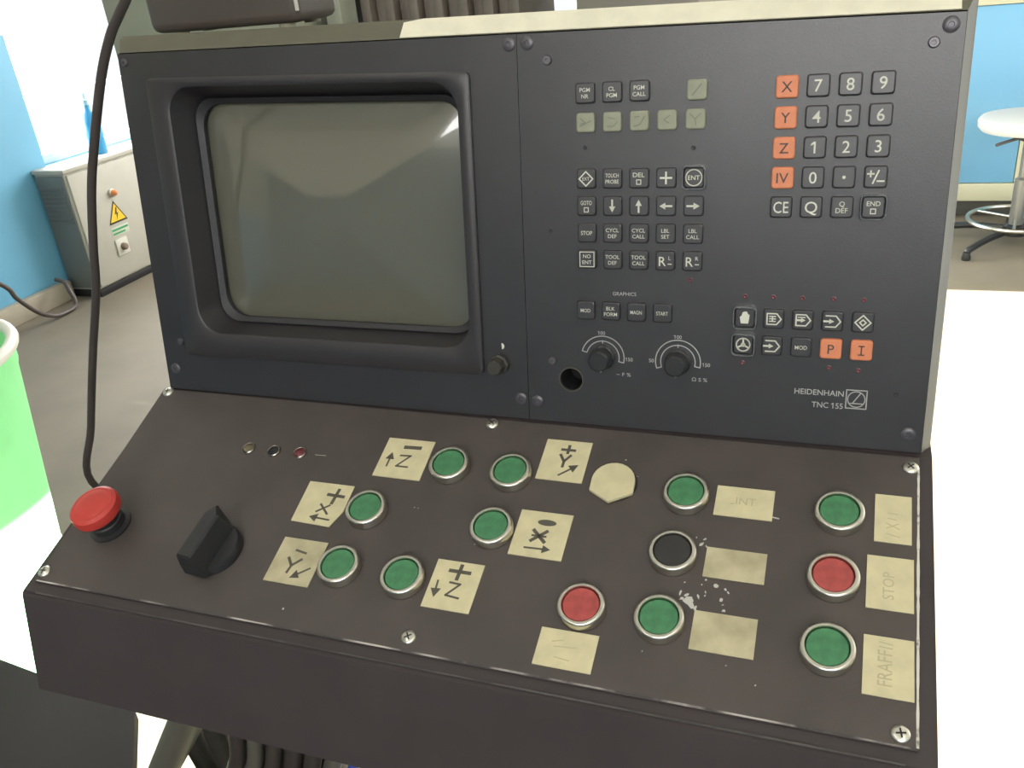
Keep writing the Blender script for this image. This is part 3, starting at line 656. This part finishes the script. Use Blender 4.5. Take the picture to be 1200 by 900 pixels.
link('plinth', prism('plinth', [((x + 0.93) * 0.66 - 0.93, (y + 0.1) * 0.72 - 0.1) for x, y in top], 0.0, 0.05), FUNNEL, ped)

link('support_arm', tube_mesh('support_arm', [(-0.199, -0.185, 0.924), (-0.3865, -0.100, 0.6816), (-0.520, -0.038, 0.520)], 0.0155, 18, 1), PIPE, ped, Matrix.Translation((0.85, 0.05, 0)))['label'] = 'bare steel tube carrying the console'
link('arm_foot', lathe('arm_foot', [(0.034, 0.5008), (0.034, 0.512), (0.024, 0.520), (0.004, 0.522)], 24), PIPE, ped, Matrix.Translation((0.33, 0.012, 0)))

# cable loom under the console
ORD = ('first', 'second', 'third', 'fourth', 'fifth', 'sixth')
LOOM = [(-0.188 + 0.0205 * i, 0.0, 0.0082, 'dgdddg'[i]) for i in range(6)] + [(-0.192 + 0.024 * i, 0.036, 0.0095, 'ddgdd'[i]) for i in range(5)] + [(-0.066, 0.004, 0.005, 'b')]
for i, (x, off, r_, mcol) in enumerate(LOOM):
    m = {'d': CABLE, 'g': mat('grey_flex_conduit', (0.13, 0.122, 0.10), 0.4), 'b': mat('blue_wire_sheath', (0.03, 0.10, 0.55), 0.4)}[mcol]
    y0 = -0.165 + off
    o = link('cable', tube_mesh('cable', [(x, y0, 0.933), (x - 0.010, y0 + 0.01, 0.88), (x - 0.065, y0 + 0.05, 0.77), (x - 0.130, y0 + 0.085, 0.62), (x - 0.10, y0 + 0.10, 0.35), (x - 0.03, y0 + 0.11, r_)], r_, 10, 6), m)
    if mcol == 'b': tag(o, 'thin blue wire hanging under the console', 'cable', 'cables under the console')
    elif mcol == 'g': tag(o, 'grey flexible cable under the console, %s of the %s row from the steel tube' % (ORD[i % 6 if i < 6 else i - 6], 'front' if i < 6 else 'rear'), 'cable', 'cables under the console')
    else: tag(o, 'black rubber cable under the console, %s of the %s row from the steel tube' % (ORD[i % 6 if i < 6 else i - 6], 'front' if i < 6 else 'rear'), 'cable', 'cables under the console')

for i in range(6):
    x = -0.575 + 0.047 * i
    tag(link('hose', tube_mesh('hose', [(x + 0.235, 0.12, 0.933), (x + 0.20, 0.12, 0.84), (x + 0.08, 0.11, 0.65), (x + 0.01, 0.10, 0.52), (x + 0.03, 0.10, 0.36), (x + 0.06, 0.11, 0.15), (x + 0.07, 0.12, 0.0)], 0.018, 12, 6), mat('dark_olive_hose', (0.055, 0.052, 0.042), 0.5, var=0.3, vscale=40)), 'thick dark olive hose behind the thin cables under the console, %s from the dark cabinet' % ORD[i], 'hose', 'hoses under the console')
# hanging black cable beside the hood
pts = [(-0.150, -0.02, 1.56), (-0.205, -0.02, 1.468), (-0.230, -0.02, 1.433), (-0.2435, -0.02, 1.419), (-0.2575, -0.02, 1.4045), (-0.2765, -0.02, 1.377), (-0.300, -0.02, 1.333), (-0.3195, -0.02, 1.292), (-0.3375, -0.02, 1.241), (-0.350, -0.02, 1.202), (-0.380, -0.02, 1.135), (-0.412, -0.02, 1.059), (-0.437, -0.02, 0.993), (-0.45, 0.05, 0.90), (-0.48, 0.17, 0.80), (-0.55, 0.22, 0.45), (-0.60, 0.26, 0.10), (-0.60, 0.33, 0.0042), (-0.50, 0.55, 0.0042)]
pts = [(-0.10, 0.02, 1.75), (-0.13, 0.0, 1.62)] + pts[1:]
tag(link('hanging_cable', tube_mesh('hanging_cable', [(0.06, 0.45, 3.09), (0.05, 0.40, 2.6), (0.02, 0.27, 2.2), (-0.05, 0.10, 1.9)] + pts, 0.0036, 10, 6), CABLE), 'long black cable hanging down past the screen side of the console', 'cable')

# dark box on top of the hood
bx = tag(empty('junction_box', (-0.243, 0.145, 1.3935)), 'dark brown-grey box with rounded corners lying on top of the console hood', 'box')
DB = mat('dark_brown_plastic', (0.085, 0.070, 0.060), 0.45)
link('body', box_mesh('body', -0.082, 0.072, -0.045, 0.022, 0.003, 0.075, 0.008, 3), DB, bx)
link('lid', box_mesh('lid', -0.084, 0.074, -0.047, 0.024, 0.077, 0.09, 0.004), DB, bx)
link('corner_highlight', box_mesh('corner_highlight', 0.0705, 0.0735, -0.0465, -0.044, 0.012, 0.07, 0.0008), mat('pale_highlight', (0.55, 0.52, 0.46), 0.5), bx)  # edge highlight built as a pale strip on the box corner
for x, y in ((-0.06, -0.03), (0.05, -0.03), (-0.06, 0.010), (0.05, 0.010)): link('foot', lathe('foot', [(0.007, 0), (0.007, 0.003), (0.001, 0.0035)], 12), mat('foot_rubber', (0.30, 0.28, 0.2), 0.6), bx, Matrix.Translation((x, y, 0)))

# milling machine body behind the console
mc = tag(empty('milling_machine', (-0.35, 1.25, 0)), 'large grey-green machine tool standing behind the console', 'machine')
MG = mat('grey_green_machine_paint', (0.27, 0.285, 0.225), 0.5, var=0.12, vscale=6)
MD = mat('dark_machine_recess', (0.050, 0.048, 0.042), 0.55)
BEL = mat('brown_bellows_rubber', (0.17, 0.145, 0.12), 0.55, var=0.3, vscale=14)
def mbox(n, x0, x1, y0, y1, z0, z1, m, bev=0.01): return link(n, box_mesh(n, x0 + 0.35, x1 + 0.35, y0 - 1.25, y1 - 1.25, z0, z1, bev), m, mc)
mbox('base', -1.05, 0.34, 0.88, 1.75, 0.0, 0.78, MG, 0.02)
mbox('side_panel', -1.07, -0.66, 0.85, 1.75, 0.80, 2.05, MG, 0.006)
mbox('recess_panel', -0.655, -0.60, 1.02, 1.70, 0.80, 1.75, MD)
mbox('guard_post', -0.628, -0.596, 0.90, 0.96, 0.80, 1.75, MG, 0.004)
for i in range(13):
    x = -0.585 + i * 0.0235
    mbox('bellows_fold', x, x + 0.0215, 0.95 + 0.016 * (i % 2), 1.15, 0.80, 1.60, BEL, 0.006)
mbox('slide_column', -0.185, 0.02, 0.95, 1.30, 0.80, 1.70, mat('grey_brown_casting', (0.24, 0.22, 0.19), 0.5), 0.012)
mbox('added_sun_block', -0.06, 0.34, 1.751, 3.45, 0.0, 1.55, MG, 0.012)  # unseen block added to keep the sun off the left floor
mbox('table', 0.03, 0.33, 0.92, 1.6, 0.79, 1.02, MG, 0.012)

# barrel
BG = mat('bright_green_barrel_plastic', (0.33, 0.92, 0.40), 0.5, var=0.10, vscale=9)
br = tag(empty('waste_bin', (-1.575, 0.465, 0)), 'bright green tapered open bin with white rim beside the console', 'bin')
tr = lambda z: 0.198 + 0.1025 * z
prof = [(tr(0) - 0.01, 0.0), (tr(0), 0.012), (tr(0.25), 0.25), (tr(0.26) + 0.004, 0.26), (tr(0.28) + 0.004, 0.28), (tr(0.29), 0.29), (tr(0.74), 0.74), (tr(0.75) + 0.003, 0.75), (tr(0.79), 0.79), (tr(0.79) - 0.008, 0.79), (tr(0.1) - 0.008, 0.1)]
link('body', lathe('body', [(r_ , z) for r_, z in prof], 56), BG, br)
link('rim', torus_mesh('rim', 0.280, 0.013, 56, 10, 0.797), mat('white_rim_plastic', (0.75, 0.73, 0.66), 0.45), br)
link('content', lathe('content', [(0.247, 0.60), (0.15, 0.63), (0.01, 0.64)], 36), mat('brown_swarf', (0.10, 0.045, 0.035), 0.8), br)

# electrical cabinet by the left wall
ec = tag(empty('electrical_cabinet', (-3.49, 3.10, 0)), 'low grey electrical cabinet with yellow warning triangle against the blue wall', 'cabinet')
CG1 = mat('light_grey_cabinet_paint', (0.50, 0.48, 0.42), 0.5, var=0.06, vscale=8)
CG2 = mat('dark_grey_side_panel', (0.17, 0.18, 0.175), 0.5)
def cbox(n, x0, x1, y0, y1, z0, z1, m, bev=0.004, par=None): return link(n, box_mesh(n, x0 + 3.49, x1 + 3.49, y0 - 3.10, y1 - 3.10, z0, z1, bev), m, par or ec)
cbox('body', -3.59, -3.40, 2.775, 3.60, 0.04, 0.65, CG1)
cbox('top', -3.595, -3.385, 2.765, 3.61, 0.65, 0.672, CG1)
dr = cbox('door', -3.40, -3.388, 2.785, 3.59, 0.05, 0.64, CG1)
sp = cbox('side_panel', -3.585, -3.405, 2.768, 2.775, 0.05, 0.64, CG2)
for i in range(9): cbox('louvre', -3.57, -3.42, 2.760, 2.768, 0.40 + i * 0.022, 0.408 + i * 0.022, CG2, 0.001, sp)
cbox('plinth', -3.58, -3.395, 2.775, 3.60, 0.0, 0.04, FUNNEL, 0.002)
Mf = Matrix(((0, 0, 1, 0.1025), (1, 0, 0, -3.10), (0, 1, 0, 0), (0, 0, 0, 1)))  # flat print on the door: local x along +y, local y up
def onf(name, y, z, ink, m, par=dr, off=0.0): return ink.build(name, m, par, Mf @ Matrix.Translation((y, z, off)))
T = 0.068
tri = link('warning_sign', curve_plate('warning_sign', [[(-T, -T * .62), (T, -T * .62), (0, T * 1.1)]], 0.002), mat('black_sign_border', (0.03, 0.03, 0.02), 0.5), ec, Mf @ Matrix.Translation((3.025, 0.375, 0.001))); tri['label'] = 'yellow warning triangle with a bolt'
T2 = T * 0.82
k = Ink(0.0004); k.poly([(-T2, -T2 * .58), (T2, -T2 * .58), (0, T2 * 1.08)]); k.build('sign_face', mat('yellow_sign_face', (0.85, 0.55, 0.03), 0.5), tri)
k = Ink(0.0008); k.poly([(0.004, 0.040), (-0.014, 0.002), (-0.002, 0.004), (-0.008, -0.030), (0.014, 0.010), (0.003, 0.008), (0.012, 0.036)]); k.build('bolt_symbol', MARK, tri)
pb = link('pilot_lamp', lathe('pilot_lamp', [(0.022, 0), (0.022, 0.012), (0.018, 0.016)], 20), CHROME, ec, Mf @ Matrix.Translation((3.03, 0.490, 0)))
link('lamp_lens', lathe('lamp_lens', [(0.016, 0.014), (0.015, 0.030), (0.008, 0.040), (0.001, 0.042)], 18), mat('orange_lens', (0.75, 0.27, 0.10), 0.3), pb)
gs = cbox('notice_plate', -3.388, -3.3865, 2.955, 3.085, 0.268, 0.315, mat('pale_notice', (0.55, 0.58, 0.48), 0.5), 0.0005); gs['label'] = 'small pale notice with green print'
k = Ink(0.0); k.line([(-0.055, 0.010), (0.055, 0.010)], 0.011); k.line([(-0.055, -0.010), (0.030, -0.010)], 0.009); onf('notice_print', 3.02, 0.291, k, mat('green_notice_print', (0.05, 0.32, 0.14), 0.5), ec, 0.0016)
sw = cbox('isolator_switch', -3.388, -3.378, 2.955, 3.04, 0.165, 0.252, mat('white_switch_plate', (0.62, 0.60, 0.54), 0.5), 0.003)
link('switch_handle', lathe('switch_handle', [(0.020, 0), (0.018, 0.02), (0.012, 0.026), (0.001, 0.027)], 16), mat('brown_switch_handle', (0.22, 0.16, 0.12), 0.5), sw, Mf @ Matrix.Translation((2.998, 0.208, 0.008)))

# bottle and rag on the cabinet
bt = tag(empty('spray_bottle', (-3.50, 3.15, 0.672)), 'blue plastic bottle standing on the grey electrical cabinet', 'bottle')
BB = mat('blue_bottle_plastic', (0.05, 0.32, 0.62), 0.35)
link('body', lathe('body', [(0.038, 0), (0.042, 0.01), (0.042, 0.16), (0.034, 0.20), (0.016, 0.225), (0.015, 0.25)], 24), BB, bt)
link('nozzle', lathe('nozzle', [(0.017, 0.25), (0.017, 0.275), (0.010, 0.28), (0.006, 0.31), (0.002, 0.312)], 16), mat('pale_blue_nozzle', (0.4, 0.6, 0.75), 0.4), bt)

# flex running along the left wall
tag(link('wall_flex', tube_mesh('wall_flex', [(-3.46, 1.55, 0.80), (-3.43, 1.95, 0.50), (-3.40, 2.233, 0.274), (-3.40, 2.292, 0.179), (-3.40, 2.374, 0.078), (-3.40, 2.457, 0.024), (-3.40, 2.536, 0.013), (-3.40, 2.595, 0.020), (-3.41, 2.615, 0.050), (-3.43, 2.62, 0.09), (-3.47, 2.64, 0.13), (-3.535, 2.65, 0.14)], 0.011, 10), mat('dark_grey_flex', (0.10, 0.08, 0.075), 0.4)), 'dark flex looping down the blue wall to the floor by the cabinet', 'cable')

# framed blue board / cupboard at the back
cbd = tag(empty('cupboard', (0.55, 4.45, 0)), 'blue panelled cupboard with cream frame behind the stool', 'cupboard')
CRF = mat('cream_frame_paint', (0.74, 0.70, 0.50), 0.5)
BLP = mat('bright_blue_panel', (0.225, 0.52, 0.80), 0.45)
def pbox(n, x0, x1, y0, y1, z0, z1, m, bev=0.004): return link(n, box_mesh(n, x0 - 0.55, x1 - 0.55, y0 - 4.45, y1 - 4.45, z0, z1, bev), m, cbd)
pbox('body', -0.02, 1.075, 4.32, 4.66, 0.085, 1.09, CRF)
pbox('blue_panel', 0.06, 1.015, 4.302, 4.318, 0.175, 0.995, BLP)
pbox('frame_rail', -0.02, 1.085, 4.292, 4.319, 0.085, 0.172, CRF); pbox('frame_rail', -0.02, 1.085, 4.292, 4.319, 0.998, 1.09, CRF)
pbox('frame_stile', 1.018, 1.085, 4.292, 4.319, 0.174, 0.996, CRF); pbox('frame_stile', -0.02, 0.057, 4.292, 4.319, 0.174, 0.996, CRF)
pbox('plinth', 0.0, 1.06, 4.34, 4.64, 0.0, 0.083, mat('dark_plinth', (0.10, 0.095, 0.085), 0.6))

# stool
st = tag(empty('stool', (0.985, 3.88, 0)), 'round swivel stool with pale seat, chrome foot ring and star base', 'stool')
link('seat', lathe('seat', [(0.14, 0.515), (0.195, 0.520), (0.208, 0.535), (0.210, 0.56), (0.200, 0.575), (0.17, 0.582), (0.02, 0.580)], 44), mat('pale_grey_seat', (0.62, 0.63, 0.64), 0.45), st)
link('seat_mount', lathe('seat_mount', [(0.03, 0.47), (0.07, 0.485), (0.09, 0.513)], 20), mat('dark_mount', (0.09, 0.085, 0.08), 0.5), st)
link('lever', tube_mesh('lever', [(0, 0, 0.49), (-0.08, -0.08, 0.488), (-0.14, -0.12, 0.478)], 0.007, 8), mat('dark_mount', (0.09, 0.085, 0.08)), st)
link('column', lathe('column', [(0.030, 0.06), (0.030, 0.30), (0.018, 0.31), (0.018, 0.50)], 20), mat('grey_column', (0.26, 0.26, 0.25), 0.35, metal=0.6), st)
fr = link('foot_ring', torus_mesh('foot_ring', 0.200, 0.010, 44, 8, 0.118), CHROME, st)
for a in (20, 140, 260): link('ring_spoke', tube_mesh('ring_spoke', [(0.02 * math.cos(rad(a)), 0.02 * math.sin(rad(a)), 0.122), (0.196 * math.cos(rad(a)), 0.196 * math.sin(rad(a)), 0.118)], 0.007, 8, 1), CHROME, fr)
link('base_hub', lathe('base_hub', [(0.05, 0.045), (0.05, 0.085), (0.035, 0.095), (0.004, 0.095)], 20), KNOB, st)
for i in range(5):
    a = rad(229 + 72 * i); c, s_ = math.cos(a), math.sin(a)
    lg = link('leg', tube_mesh('leg', [(0.04 * c, 0.04 * s_, 0.07), (0.18 * c, 0.18 * s_, 0.065), (0.30 * c, 0.30 * s_, 0.045), (0.325 * c, 0.325 * s_, 0.03)], 0.015, 8), KNOB, st)
    link('glide', lathe('glide', [(0.018, 0), (0.020, 0.01), (0.014, 0.035)], 12), KNOB, lg, Matrix.Translation((0.325 * c, 0.325 * s_, 0)))
